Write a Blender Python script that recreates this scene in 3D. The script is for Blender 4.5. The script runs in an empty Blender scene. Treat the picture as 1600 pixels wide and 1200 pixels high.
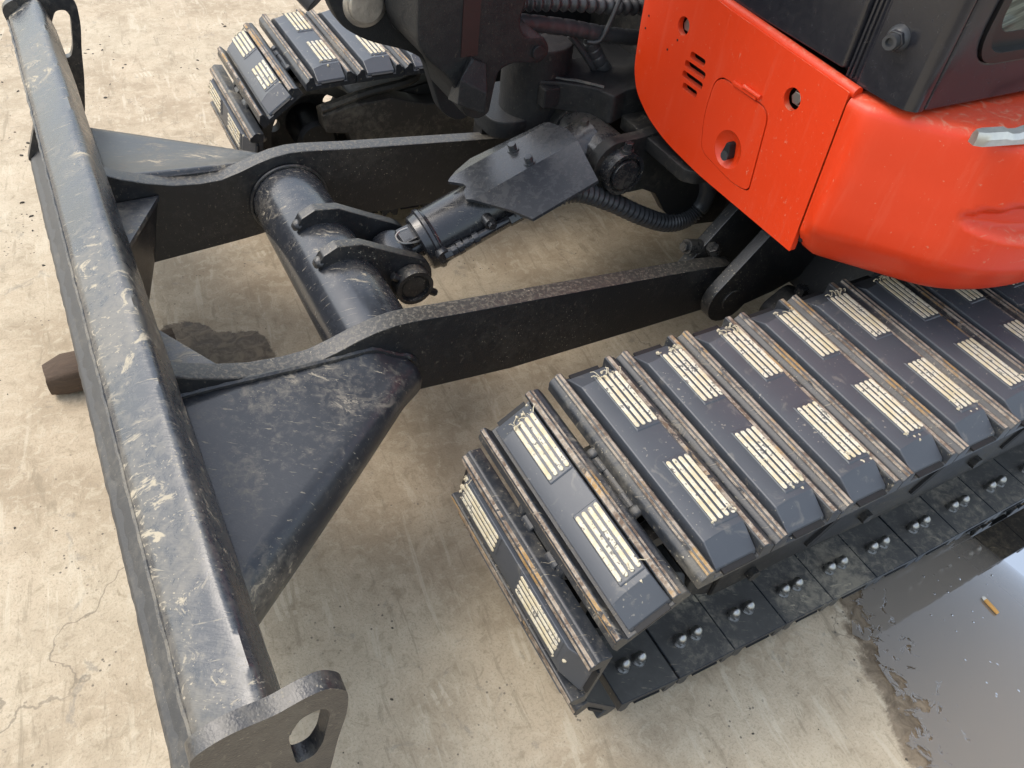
import bpy, bmesh, math, random
from mathutils import Vector, Matrix, noise as mnoise
from mathutils.geometry import tessellate_polygon
random.seed(7)
sc = bpy.context.scene
C = sc.collection

# ------------------------------------------------------------------ camera, sky, sun, exposure
cam = bpy.data.objects.new('camera', bpy.data.cameras.new('camera'))
C.objects.link(cam)
cam.data.sensor_width = 36.0
cam.data.lens = 27.58
cam.data.clip_start = 0.02
cam.data.clip_end = 500
right = Vector((0.87643774, -0.47293128, 0.09051459))
down = Vector((-0.2859116, -0.66238294, -0.69246183))
fwd = Vector((0.38744218, 0.58102052, -0.71575395))
m = Matrix((right, -down, -fwd)).transposed().to_4x4()
m.translation = Vector((-0.7068137, -0.30855714, 1.37606372))
cam.matrix_world = m
sc.camera = cam

SUN_EL, SUN_AZ = math.radians(54), math.radians(138)     # azimuth measured from +x towards +y
world = bpy.data.worlds.new('World'); sc.world = world; world.use_nodes = True
wn, wl = world.node_tree.nodes, world.node_tree.links
sky = wn.new('ShaderNodeTexSky'); sky.sky_type = 'NISHITA'; sky.sun_disc = False
sky.sun_elevation = SUN_EL; sky.sun_rotation = math.pi / 2 - SUN_AZ
sky.air_density = 1.6; sky.dust_density = 3.0; sky.ozone_density = 1.0
hs = wn.new('ShaderNodeHueSaturation'); hs.inputs['Saturation'].default_value = 0.62
wl.new(sky.outputs[0], hs.inputs['Color']); wl.new(hs.outputs[0], wn['Background'].inputs['Color'])
wn['Background'].inputs['Strength'].default_value = 0.15
sun = bpy.data.objects.new('sun', bpy.data.lights.new('sun', 'SUN')); C.objects.link(sun)
sun.data.energy = 0.5; sun.data.angle = math.radians(30); sun.data.color = (1.0, 0.93, 0.83)
sd = Vector((math.cos(SUN_EL) * math.cos(SUN_AZ), math.cos(SUN_EL) * math.sin(SUN_AZ), math.sin(SUN_EL)))
sun.rotation_euler = sd.to_track_quat('Z', 'Y').to_euler(); sun.location = sd * 20
vs = sc.view_settings
vs.view_transform = 'Standard'; vs.look = 'None'; vs.gamma = 1.0; vs.exposure = 1.06; vs.use_curve_mapping = False

# ------------------------------------------------------------------ node helpers
class NT:
    def __init__(s, name):
        s.mat = bpy.data.materials.new(name); s.mat.use_nodes = True
        s.n = s.mat.node_tree.nodes; s.l = s.mat.node_tree.links
        s.b = s.n['Principled BSDF']; s.out = s.n['Material Output']
        s.pos = s.n.new('ShaderNodeNewGeometry').outputs['Position']
        s.nrm = s.n.new('ShaderNodeNewGeometry').outputs['Normal']
    def put(s, sock, v):
        if hasattr(v, 'is_linked') or isinstance(v, bpy.types.NodeSocket): s.l.new(v, sock)
        elif isinstance(v, (tuple, list)) and len(v) == 3 and sock.type == 'RGBA': sock.default_value = (*v, 1)
        else: sock.default_value = v
    def m(s, op, a, b=0.0, c=0.0, clamp=False):
        n = s.n.new('ShaderNodeMath'); n.operation = op; n.use_clamp = clamp
        for i, v in enumerate((a, b, c)): s.put(n.inputs[i], v)
        return n.outputs[0]
    def scale(s, v, k):
        n = s.n.new('ShaderNodeMapping'); s.put(n.inputs['Vector'], v); n.inputs['Scale'].default_value = k
        return n.outputs[0]
    def rot(s, v, r, k=(1, 1, 1)):
        n = s.n.new('ShaderNodeMapping'); s.put(n.inputs['Vector'], v); n.inputs['Rotation'].default_value = r
        n2 = s.n.new('ShaderNodeMapping'); s.l.new(n.outputs[0], n2.inputs['Vector']); n2.inputs['Scale'].default_value = k
        return n2.outputs[0]
    def noise(s, scale, detail=4, rough=0.55, vec=None, dist=0.0):
        n = s.n.new('ShaderNodeTexNoise'); s.put(n.inputs['Vector'], vec or s.pos)
        n.inputs['Scale'].default_value = scale; n.inputs['Detail'].default_value = detail
        n.inputs['Roughness'].default_value = rough; n.inputs['Distortion'].default_value = dist
        return n.outputs['Fac']
    def vor(s, scale, feature='F1', vec=None, rnd=1.0):
        n = s.n.new('ShaderNodeTexVoronoi'); n.feature = feature; s.put(n.inputs['Vector'], vec or s.pos)
        n.inputs['Scale'].default_value = scale; n.inputs['Randomness'].default_value = rnd
        return n.outputs['Distance']
    def step(s, v, lo, hi):                       # smooth 0..1 between lo and hi
        n = s.n.new('ShaderNodeMapRange'); n.interpolation_type = 'SMOOTHSTEP'
        s.put(n.inputs['Value'], v); n.inputs['From Min'].default_value = lo; n.inputs['From Max'].default_value = hi
        return n.outputs[0]
    def mix(s, f, a, b):
        n = s.n.new('ShaderNodeMix'); n.data_type = 'RGBA'
        s.put(n.inputs['Factor'], f); s.put(n.inputs[6], a); s.put(n.inputs[7], b)
        return n.outputs[2]
    def mixf(s, f, a, b):
        n = s.n.new('ShaderNodeMix'); n.data_type = 'FLOAT'
        s.put(n.inputs['Factor'], f); s.put(n.inputs[2], a); s.put(n.inputs[3], b)
        return n.outputs[0]
    def xyz(s, v=None):
        n = s.n.new('ShaderNodeSeparateXYZ'); s.put(n.inputs[0], v or s.pos); return n.outputs
    def bump(s, h, strength, dist=0.002):
        n = s.n.new('ShaderNodeBump'); n.inputs['Strength'].default_value = strength; n.inputs['Distance'].default_value = dist
        s.put(n.inputs['Height'], h)
        if s.b.inputs['Normal'].is_linked: s.l.new(s.b.inputs['Normal'].links[0].from_socket, n.inputs['Normal'])
        s.l.new(n.outputs[0], s.b.inputs['Normal'])
    def set(s, **k):
        for a, v in k.items(): s.put(s.b.inputs[a.replace('_', ' ')], v)
        return s.mat

DUST = (0.40, 0.35, 0.26)
def painted_steel(name, base=(0.016, 0.017, 0.019), rough=0.33, dust=0.35, scratch=0.4, smear=0.0, peel=0.25, speck=0.35, brush=0.0, ior=1.62, top=0.0):
    t = NT(name)
    big = t.noise(4.5, 2, 0.6); fine = t.noise(60, 4, 0.7, dist=0.4)
    s1 = t.noise(9, 3, 0.7, t.rot(t.pos, (0.2, 0.3, 0.5), (1.0, 26, 8)))
    film = t.m('MULTIPLY', t.step(t.m('ADD', t.m('MULTIPLY', big, 0.55), t.m('MULTIPLY', fine, 0.45)), 0.46, 0.66), dust * 0.6)
    sp = t.m('MULTIPLY', t.step(t.noise(230, 2, 0.5), 0.66, 0.71), t.m('MULTIPLY', t.step(big, 0.40, 0.60), speck))
    scr = t.m('MULTIPLY', t.step(s1, 0.63, 0.70), t.m('MULTIPLY', t.step(big, 0.60, 0.42), scratch))
    msk = t.m('MAXIMUM', t.m('MAXIMUM', film, sp), scr)
    if smear:
        lo_ = 0.545 if smear > 0.97 else 0.575
        sm = t.m('MULTIPLY', t.step(t.noise(11, 5, 0.75, t.rot(t.pos, (0, 0, 0.5), (1.0, 2.2, 1.6)), 1.8), lo_, lo_ + 0.085), t.m('MULTIPLY', t.step(big, 0.47, 0.57), smear))
        msk = t.m('MAXIMUM', msk, sm)
    if top:                                        # dust and chips on faces that look up
        upf = t.step(t.xyz(t.nrm)[2], 0.75, 0.97)
        msk = t.m('MAXIMUM', msk, t.m('MULTIPLY', upf, t.m('ADD', top * 0.35, t.m('MULTIPLY', t.step(t.noise(150, 3, 0.7), 0.48, 0.62), top))))
    col = t.mix(t.m('MULTIPLY', t.step(fine, 0.35, 0.75), 0.3), base, tuple(min(1, c * 1.7) for c in base))
    col = t.mix(msk, col, DUST)
    r = t.m('ADD', t.m('ADD', rough - 0.10, t.m('MULTIPLY', fine, 0.2)), t.m('MULTIPLY', msk, 0.6), clamp=True)
    if peel: t.bump(t.noise(330, 1, 0.5), peel, 0.0007)
    if brush: t.bump(t.noise(14, 2, 0.6, t.rot(t.pos, (0.1, 0.2, 0.75), (3.0, 22, 10))), brush, 0.004)
    return t.set(Base_Color=col, Roughness=r, IOR=ior)

M = {}
M['black'] = painted_steel('black_paint', (0.018, 0.019, 0.022), 0.24, 0.2, peel=0.12)
M['arm'] = painted_steel('arm_paint', (0.015, 0.016, 0.018), 0.36, 0.15, 0.25, peel=0.6, speck=1.0, top=0.20)
M['bar'] = painted_steel('scuffed_bar_paint', (0.042, 0.047, 0.055), 0.27, 0.40, 0.9, smear=1.0, peel=0.2, speck=0.9, brush=0.12)
M['gusset'] = painted_steel('gusset_paint', (0.032, 0.035, 0.040), 0.34, 0.7, 0.8, smear=1.0, peel=0.12, speck=0.8, brush=0.06)
M['moldboard'] = painted_steel('moldboard_paint', (0.027, 0.028, 0.030), 0.5, 0.25, 0.15)
M['lug'] = painted_steel('lug_paint', (0.022, 0.023, 0.026), 0.36, 0.30, 0.4, smear=0.3, peel=0.7, speck=0.5)
M['tube'] = painted_steel('tube_paint', (0.026, 0.029, 0.035), 0.20, 0.25, 0.5, smear=0.9, peel=0.05, speck=0.5)
M['casting'] = painted_steel('cast_paint', (0.010, 0.011, 0.013), 0.55, 0.05, 0.10, peel=0.9, speck=0.1, ior=1.45)
M['dim'] = painted_steel('frame_paint', (0.012, 0.012, 0.0125), 0.5, 0.15, 0.15, ior=1.45)
M['dirty'] = painted_steel('dirty_frame_paint', (0.022, 0.020, 0.017), 0.6, 0.45, 0.3)
M['cab'] = painted_steel('cab_paint', (0.014, 0.015, 0.020), 0.24, 0.02, 0.05, peel=0.05, speck=0.0)
M['shoe'] = painted_steel('shoe_paint', (0.022, 0.025, 0.030), 0.42, 0.40, 0.6, smear=0.5, speck=1.0, ior=1.5)
M['inner'] = painted_steel('shoe_inner_paint', (0.075, 0.073, 0.068), 0.55, 1.0, 0.4, smear=0.9, speck=0.5, ior=1.45)
M['plate'] = painted_steel('guard_paint', (0.034, 0.037, 0.042), 0.26, 0.08, 0.2, peel=0.06)

def rust():
    t = NT('rusty_ridge')
    a = t.noise(35, 6, 0.7); b = t.noise(9, 4, 0.6); c = t.noise(140, 4, 0.7)
    col = t.mix(t.step(a, 0.35, 0.62), (0.14, 0.095, 0.065), (0.36, 0.30, 0.235))
    col = t.mix(t.m('MULTIPLY', t.step(b, 0.55, 0.64), 0.75), col, (0.40, 0.235, 0.075))
    col = t.mix(t.m('MULTIPLY', t.step(c, 0.50, 0.66), 0.55), col, (0.44, 0.385, 0.31))
    col = t.mix(t.step(t.noise(17, 5, 0.7, dist=1.0), 0.58, 0.66), col, (0.04, 0.04, 0.042))
    t.bump(c, 0.7, 0.002); t.bump(a, 0.4, 0.002)
    return t.set(Base_Color=col, Roughness=0.8)
M['rust'] = rust()

def rubber():
    t = NT('pad_rubber')
    a = t.noise(12, 4); f = t.noise(160, 4, 0.6)
    sp = t.m('MULTIPLY', t.step(t.noise(190, 1), 0.68, 0.73), t.step(a, 0.48, 0.60))
    film = t.m('MULTIPLY', t.step(t.noise(30, 4, 0.65, dist=0.8), 0.58, 0.72), 0.22)
    msk = t.m('MAXIMUM', t.m('MULTIPLY', sp, 0.7), film)
    col = t.mix(a, (0.046, 0.052, 0.062), (0.064, 0.071, 0.084))
    col = t.mix(msk, col, (0.33, 0.30, 0.24))
    t.bump(f, 0.15, 0.0008)
    return t.set(Base_Color=col, Roughness=t.m('ADD', 0.38, t.m('MULTIPLY', a, 0.2)), IOR=1.62)
M['rubber'] = rubber()

def rib():
    t = NT('worn_rib')
    a = t.noise(40, 5, 0.7); b = t.noise(150, 3, 0.7)
    col = t.mix(t.step(a, 0.3, 0.7), (0.56, 0.47, 0.29), (0.66, 0.62, 0.52))
    col = t.mix(t.step(t.m('ADD', t.m('MULTIPLY', a, 0.5), t.m('MULTIPLY', b, 0.5)), 0.545, 0.60), col, (0.15, 0.14, 0.12))
    t.bump(b, 0.6, 0.001)
    return t.set(Base_Color=col, Roughness=0.85)
M['rib'] = rib()

def orange():
    t = NT('orange_paint')
    up = t.step(t.xyz(t.nrm)[2], 0.45, 0.95)
    n1 = t.noise(26, 6, 0.7, dist=1.5); big = t.noise(4.5, 3)
    s1 = t.noise(7, 5, 0.7, t.rot(t.pos, (0.4, 0.2, 0.4), (2, 22, 14)))
    scr = t.m('MULTIPLY', t.step(s1, 0.62, 0.70), t.m('MULTIPLY', t.step(big, 0.45, 0.60), 0.45))
    run = t.m('MULTIPLY', t.step(t.noise(8, 4, 0.65, t.scale(t.pos, (7, 7, 0.6))), 0.52, 0.72), 0.05)
    d = t.m('MULTIPLY', up, t.m('ADD', 0.10, t.m('MULTIPLY', t.step(n1, 0.50, 0.68), 0.5)))
    spk = t.m('MULTIPLY', t.step(t.noise(150, 2), 0.71, 0.75), 0.35)
    msk = t.m('MAXIMUM', t.m('MAXIMUM', scr, run), t.m('MAXIMUM', d, spk))
    col = t.mix(big, (0.68, 0.040, 0.006), (0.74, 0.050, 0.008))
    col = t.mix(msk, col, (0.60, 0.34, 0.22))
    t.bump(t.noise(300, 2), 0.06, 0.0005)
    return t.set(Base_Color=col, Roughness=t.m('ADD', 0.36, t.m('MULTIPLY', msk, 0.5)), Coat_Weight=0.0)
M['orange'] = orange()

def plain(name, col, rough, metal=0.0, nz=0.25, sc_=60, bumps=0.1):
    t = NT(name); n = t.noise(sc_, 5, 0.65)
    c = t.mix(n, tuple(v * (1 - nz) for v in col), tuple(min(1, v * (1 + nz)) for v in col))
    t.bump(n, bumps, 0.001)
    return t.set(Base_Color=c, Roughness=t.m('ADD', rough - 0.05, t.m('MULTIPLY', n, 0.1)), Metallic=metal)
M['chrome'] = plain('zinc_plated', (0.42, 0.42, 0.41), 0.40, 1.0, 0.4)
M['pin'] = plain('bare_steel_pin', (0.62, 0.60, 0.56), 0.36, 0.95, 0.4, 55, 1.0)
M['trim'] = plain('cast_aluminium', (0.62, 0.60, 0.56), 0.34, 0.9, 0.35, 40, 0.4)
M['hose'] = plain('hose_rubber', (0.045, 0.047, 0.051), 0.40, 0.0, 0.4, 30)
M['void'] = plain('black_parts_and_shade', (0.008, 0.008, 0.009), 0.7)  # near-black for black parts, and in place of shade in slots and gaps
M['wire'] = plain('grey_wire', (0.35, 0.34, 0.32), 0.35, 0.8)
M['yellow'] = plain('yellow_sticker', (0.62, 0.36, 0.03), 0.45, 0.0, 0.35, 30)
M['seal'] = plain('window_seal', (0.01, 0.01, 0.011), 0.35)
M['weld'] = painted_steel('weld_paint', (0.02, 0.021, 0.023), 0.4, 0.6, 0.3, smear=0.3, peel=1.0)
M['filter'] = plain('cork_paper', (0.62, 0.33, 0.09), 0.7, 0, 0.2, 300)
M['paper'] = plain('white_paper', (0.70, 0.68, 0.62), 0.8)
def red_reflection_mat():  # dark red reflection put into the base colour
    t = NT('painted_red_reflection'); z = t.xyz()[2]
    return t.set(Base_Color=t.mix(t.noise(40, 4), (0.022, 0.010, 0.010), (0.034, 0.012, 0.012)), Roughness=0.5)
M['redreflection'] = red_reflection_mat()
def wood():
    t = NT('brown_timber'); g = t.noise(14, 5, 0.65, t.scale(t.pos, (1.5, 14, 14)))
    t.bump(g, 0.8, 0.004)
    return t.set(Base_Color=t.mix(g, (0.035, 0.022, 0.014), (0.13, 0.085, 0.055)), Roughness=0.85)
M['wood'] = wood()
def glass():  # banded greenish reflection is painted into the pane colour
    t = NT('glass_painted_reflection'); w = t.noise(5, 3, 0.5, t.rot(t.pos, (0, 0.25, 0), (2, 2, 30)))
    return t.set(Base_Color=t.mix(t.step(w, 0.4, 0.6), (0.05, 0.065, 0.055), (0.15, 0.18, 0.15)), Roughness=0.06, IOR=1.5)
M['glass'] = glass()
def straw():
    t = NT('dried_grass'); return t.set(Base_Color=t.mix(t.noise(60, 3), (0.42, 0.36, 0.24), (0.62, 0.56, 0.42)), Roughness=0.85)
M['straw'] = straw()
def fleck():
    t = NT('dark_flecks'); return t.set(Base_Color=t.mix(t.noise(50, 3), (0.03, 0.026, 0.02), (0.11, 0.095, 0.075)), Roughness=0.9)
M['fleck'] = fleck()

def concrete():
    t = NT('dusty_concrete')
    n1 = t.noise(1.3, 5, 0.6); n2 = t.noise(6, 6, 0.65, dist=0.5); n3 = t.noise(32, 5, 0.7, dist=0.8); n4 = t.noise(210, 2, 0.7)
    col = t.mix(t.step(n2, 0.32, 0.68), (0.375, 0.296, 0.202), (0.51, 0.415, 0.295))
    col = t.mix(t.m('MULTIPLY', t.step(n1, 0.42, 0.68), 0.55), col, (0.58, 0.505, 0.375))
    col = t.mix(t.m('MULTIPLY', t.step(n3, 0.50, 0.62), 0.5), col, (0.58, 0.50, 0.37))
    col = t.mix(t.m('MULTIPLY', t.step(n3, 0.46, 0.32), 0.55), col, (0.30, 0.242, 0.16))
    col = t.mix(t.m('MULTIPLY', t.step(n4, 0.50, 0.66), 0.35), col, (0.26, 0.215, 0.15))
    # grey smudges
    g = t.m('MULTIPLY', t.step(t.noise(9, 6, 0.72, dist=1.6), 0.60, 0.68), 0.45)
    col = t.mix(g, col, (0.22, 0.205, 0.175))
    # dried smears running across the yard
    s1 = t.noise(5, 6, 0.7, t.rot(t.pos, (0, 0, 0.12), (7, 0.9, 1)), 0.6)
    sm = t.m('MULTIPLY', t.step(s1, 0.55, 0.66), t.step(t.noise(2.1, 3), 0.42, 0.54))
    col = t.mix(t.m('MULTIPLY', sm, 0.5), col, (0.62, 0.55, 0.42))
    col = t.mix(t.m('MULTIPLY', t.step(s1, 0.43, 0.34), 0.5), col, (0.27, 0.22, 0.15))
    # prints left by the pads: groups of four short bars
    wob = t.noise(11, 3); x, y, _ = t.xyz(t.rot(t.pos, (0, 0, 0.05)))
    xw = t.m('ADD', x, t.m('MULTIPLY', t.m('SUBTRACT', wob, 0.5), 0.012))
    drift = t.m('MULTIPLY', t.noise(1.7, 2), 0.55); u = t.m('MODULO', t.m('ADD', t.m('ADD', xw, 20.0), t.m('MULTIPLY', drift, 0.35)), 0.187); v = t.m('MODULO', t.m('ADD', t.m('ADD', y, 20.03), drift), 0.263)
    bar = t.m('GREATER_THAN', t.m('SINE', t.m('MULTIPLY', u, 2 * math.pi / 0.0145)), 0.1)
    bar = t.m('MULTIPLY', bar, t.m('MULTIPLY', t.m('LESS_THAN', u, 0.058), t.m('LESS_THAN', v, 0.115)))
    bar = t.m('MULTIPLY', bar, t.m('MULTIPLY', t.step(t.noise(3.7, 2), 0.55, 0.62), t.step(n3, 0.40, 0.58)))
    col = t.mix(t.m('MULTIPLY', bar, 0.55), col, (0.64, 0.565, 0.43))
    # hairline cracks
    wv = t.n.new('ShaderNodeVectorMath'); wv.operation = 'ADD'; t.l.new(t.pos, wv.inputs[0])
    nv = t.n.new('ShaderNodeTexNoise'); nv.inputs['Scale'].default_value = 5; nv.inputs['Detail'].default_value = 6; t.l.new(t.pos, nv.inputs['Vector'])
    sv = t.n.new('ShaderNodeVectorMath'); sv.operation = 'SCALE'; sv.inputs['Scale'].default_value = 0.35
    t.l.new(nv.outputs['Color'], sv.inputs[0]); t.l.new(sv.outputs[0], wv.inputs[1])
    cr = t.m('MULTIPLY', t.step(t.vor(0.42, 'DISTANCE_TO_EDGE', wv.outputs[0]), 0.0012, 0.0003), 0.6)
    col = t.mix(t.m('MULTIPLY', cr, t.step(n1, 0.40, 0.55)), col, (0.16, 0.135, 0.10))
    # specks
    spk = t.m('MULTIPLY', t.step(t.vor(60), 0.16, 0.10), t.step(t.noise(4.5, 3), 0.52, 0.64))
    col = t.mix(t.m('MULTIPLY', spk, 0.8), col, (0.09, 0.08, 0.065))
    # damp patches: one behind the blade, one round the puddle
    x0, y0, _ = t.xyz()
    wob2 = t.m('MULTIPLY', t.m('SUBTRACT', t.noise(13, 6, 0.7, dist=0.5), 0.5), 0.13)
    def blob(cx, cy, rx, ry):
        a = t.m('DIVIDE', t.m('SUBTRACT', x0, cx), rx); b = t.m('DIVIDE', t.m('SUBTRACT', y0, cy), ry)
        d = t.m('SQRT', t.m('ADD', t.m('MULTIPLY', a, a), t.m('MULTIPLY', b, b)))
        return t.m('MULTIPLY', t.m('SUBTRACT', 1.0, d), min(rx, ry))
    d1 = t.m('MAXIMUM', blob(-0.635, 1.25, 0.075, 0.085), blob(-0.52, 1.165, 0.075, 0.085))
    d1 = t.m('MAXIMUM', d1, blob(-0.58, 1.21, 0.07, 0.06))
    w1 = t.step(t.m('ADD', d1, t.m('MULTIPLY', wob2, 0.55)), 0.0, 0.006)
    d2 = t.m('SUBTRACT', x0, t.m('ADD', 0.325, t.m('MULTIPLY', t.m('ADD', y0, 0.06), 0.38)))
    d2 = t.m('MINIMUM', d2, t.m('SUBTRACT', 0.35, y0))
    w2 = t.step(t.m('ADD', d2, wob2), -0.008, 0.012)
    d3 = t.m('MAXIMUM', blob(0.115, 0.485, 0.016, 0.012), blob(0.158, 0.468, 0.016, 0.012))
    w3 = t.m('MULTIPLY', t.step(d3, 0.0, 0.003), 0.6)
    wet = t.m('MAXIMUM', t.m('MAXIMUM', w1, t.m('MULTIPLY', w2, 0.85)), w3)
    wc = t.mix(t.step(n3, 0.36, 0.62), (0.085, 0.060, 0.036), (0.21, 0.16, 0.105))
    col = t.mix(wet, col, wc)
    rgh = t.mixf(wet, t.m('ADD', 0.80, t.m('MULTIPLY', n3, 0.15)), t.m('ADD', 0.30, t.m('MULTIPLY', n3, 0.5)))
    rel = t.m('ADD', t.m('MULTIPLY', n3, 0.6), t.m('MULTIPLY', bar, 0.25))
    t.bump(t.m('ADD', t.m('MULTIPLY', n4, 0.3), n3), 0.4, 0.005)
    return t.set(Base_Color=col, Roughness=rgh, Specular_IOR_Level=0.35)
M['concrete'] = concrete()

def water():
    t = NT('puddle_water')
    tr = t.n.new('ShaderNodeBsdfTransparent'); tr.inputs[0].default_value = (0.66, 0.58, 0.47, 1)
    cl = t.n.new('ShaderNodeBsdfTransparent')
    gl = t.n.new('ShaderNodeBsdfGlossy'); gl.inputs['Roughness'].default_value = 0.015
    fr = t.n.new('ShaderNodeFresnel'); fr.inputs['IOR'].default_value = 1.36
    df = t.n.new('ShaderNodeBsdfDiffuse'); df.inputs[0].default_value = (0.30, 0.27, 0.23, 1)
    m0 = t.n.new('ShaderNodeMixShader'); m0.inputs[0].default_value = 0.65; t.l.new(tr.outputs[0], m0.inputs[1]); t.l.new(df.outputs[0], m0.inputs[2])
    mx = t.n.new('ShaderNodeMixShader'); t.l.new(fr.outputs[0], mx.inputs[0]); t.l.new(m0.outputs[0], mx.inputs[1]); t.l.new(gl.outputs[0], mx.inputs[2])
    # the film breaks up into islands near its shore
    x0, y0, _ = t.xyz()
    d2 = t.m('SUBTRACT', x0, t.m('ADD', 0.36, t.m('MULTIPLY', t.m('ADD', y0, 0.06), 0.38)))
    isl = t.m('ADD', t.m('MULTIPLY', d2, 1.6), t.m('SUBTRACT', t.noise(26, 6, 0.7, dist=0.7), 0.50))
    f = t.step(isl, -0.01, 0.03)
    m2 = t.n.new('ShaderNodeMixShader'); t.l.new(f, m2.inputs[0]); t.l.new(cl.outputs[0], m2.inputs[1]); t.l.new(mx.outputs[0], m2.inputs[2])
    b = t.n.new('ShaderNodeBump'); b.inputs['Strength'].default_value = 0.25; b.inputs['Distance'].default_value = 0.002
    rip = t.m('ADD', t.m('MULTIPLY', t.step(t.vor(48), 0.17, 0.08), t.step(t.noise(5, 3), 0.52, 0.62)), t.m('MULTIPLY', f, 0.6))
    t.l.new(rip, b.inputs['Height'])
    t.l.new(b.outputs[0], gl.inputs['Normal']); t.l.new(b.outputs[0], fr.inputs['Normal'])
    t.l.new(m2.outputs[0], t.out.inputs['Surface']); t.n.remove(t.b)
    return t.mat
M['water'] = water()

# ------------------------------------------------------------------ mesh helpers
def smoothstep(a, b, x):
    t_ = min(1.0, max(0.0, (x - a) / (b - a))); return t_ * t_ * (3 - 2 * t_)

class MB:
    def __init__(s): s.v = []; s.f = []; s.mi = []
    def add(s, vs_, fs, mi=0):
        o = len(s.v); s.v += [tuple(p) for p in vs_]
        for k, f in enumerate(fs): s.f.append(tuple(i + o for i in f)); s.mi.append(mi[k] if isinstance(mi, list) else mi)
        return s
    def box(s, x0, x1, y0, y1, z0, z1, mi=0):
        return s.add([(x0,y0,z0),(x1,y0,z0),(x1,y1,z0),(x0,y1,z0),(x0,y0,z1),(x1,y0,z1),(x1,y1,z1),(x0,y1,z1)],
                     [(0,3,2,1),(4,5,6,7),(0,1,5,4),(1,2,6,5),(2,3,7,6),(3,0,4,7)], mi)
    def prism(s, poly, axis, a, b, holes=(), mi=0, mis=None):
        P3 = {'x': lambda p, c: (c, p[0], p[1]), 'y': lambda p, c: (p[0], c, p[1]), 'z': lambda p, c: (p[0], p[1], c)}[axis]
        loops = [list(poly)] + [list(h) for h in holes]
        flat = [p for l in loops for p in l]; n = len(flat)
        tris = [tuple(range(n))] if not holes else tessellate_polygon([[Vector((p[0], p[1], 0)) for p in l] for l in loops])
        vs_ = [P3(p, a) for p in flat] + [P3(p, b) for p in flat]
        fs = [tuple(t_) for t_ in tris] + [tuple(i + n for i in reversed(t_)) for t_ in tris]; ms = [mi] * len(fs); o = 0
        for l in loops:
            k = len(l)
            for i in range(k):
                fs.append((o + i, o + (i + 1) % k, n + o + (i + 1) % k, n + o + i)); ms.append(mis[i] if (mis and o == 0) else mi)
            o += k
        return s.add(vs_, fs, ms)
    def cyl(s, p0, p1, r0, r1=None, n=24, mi=0):
        p0, p1 = Vector(p0), Vector(p1); r1 = r0 if r1 is None else r1
        return s.rev(p0, (p1 - p0).normalized(), [(0, r0), ((p1 - p0).length, r1)], n, mi)
    def rev(s, p0, d, prof, n=24, mi=0):            # prof: (distance along d, radius)
        p0, d = Vector(p0), Vector(d).normalized(); q = d.to_track_quat('Z', 'Y').to_matrix()
        ax, ay = q @ Vector((1, 0, 0)), q @ Vector((0, 1, 0)); vs_ = []; fs = []
        for h, r in prof:
            for i in range(n):
                a = 2 * math.pi * i / n; vs_.append(p0 + d * h + (ax * math.cos(a) + ay * math.sin(a)) * r)
        for k in range(len(prof) - 1):
            for i in range(n):
                j = (i + 1) % n; fs.append((k*n + i, k*n + j, (k+1)*n + j, (k+1)*n + i))
        fs.append(tuple(range(n - 1, -1, -1))); e = (len(prof) - 1) * n; fs.append(tuple(range(e, e + n)))
        return s.add(vs_, fs, mi)
    def tube(s, path, r, n=12, mi=0):               # r: number or function of (index, count)
        pts = [Vector(p) for p in path]; vs_ = []; fs = []; N = len(pts); up = None
        for i, p in enumerate(pts):
            d = (pts[min(i+1, N-1)] - pts[max(i-1, 0)]).normalized()
            if up is None: up = d.orthogonal().normalized()
            up = (up - d * up.dot(d)).normalized(); sd_ = d.cross(up)
            rr = r(i, N) if callable(r) else r
            for k in range(n):
                a = 2 * math.pi * k / n; vs_.append(p + (up * math.cos(a) + sd_ * math.sin(a)) * rr)
        for i in range(N - 1):
            for k in range(n):
                j = (k + 1) % n; fs.append((i*n + k, i*n + j, (i+1)*n + j, (i+1)*n + k))
        fs.append(tuple(range(n - 1, -1, -1))); fs.append(tuple(range((N-1)*n, N*n)))
        return s.add(vs_, fs, mi)
    def grid(s, rows, closed=False, mi=0):
        nr, nc = len(rows), len(rows[0]); vs_ = [p for r_ in rows for p in r_]; fs = []
        for i in range(nr - 1):
            for j in range(nc if closed else nc - 1):
                k = (j + 1) % nc; fs.append((i*nc + j, i*nc + k, (i+1)*nc + k, (i+1)*nc + j))
        return s.add(vs_, fs, mi)
    def mesh(s, name, mats, bevel=0.0, seg=2, sharp=38):
        me = bpy.data.meshes.new(name); me.from_pydata(s.v, [], s.f)
        for p, i in zip(me.polygons, s.mi): p.material_index = i
        for mt in (mats if isinstance(mats, (list, tuple)) else [mats]): me.materials.append(M[mt])
        bm = bmesh.new(); bm.from_mesh(me)
        bmesh.ops.recalc_face_normals(bm, faces=bm.faces)
        if bevel:
            es = [e for e in bm.edges if len(e.link_faces) == 2 and e.calc_face_angle(0) > math.radians(28)]
            bmesh.ops.bevel(bm, geom=es, offset=bevel, segments=seg, profile=0.5, affect='EDGES', clamp_overlap=True)
        bm.to_mesh(me); bm.free()
        for p in me.polygons: p.use_smooth = True
        me.set_sharp_from_angle(angle=math.radians(sharp))
        return me
    def build(s, name, mats, parent=None, bevel=0.0, seg=2, sharp=38):
        return link(name, s.mesh(name, mats, bevel, seg, sharp), parent)

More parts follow.
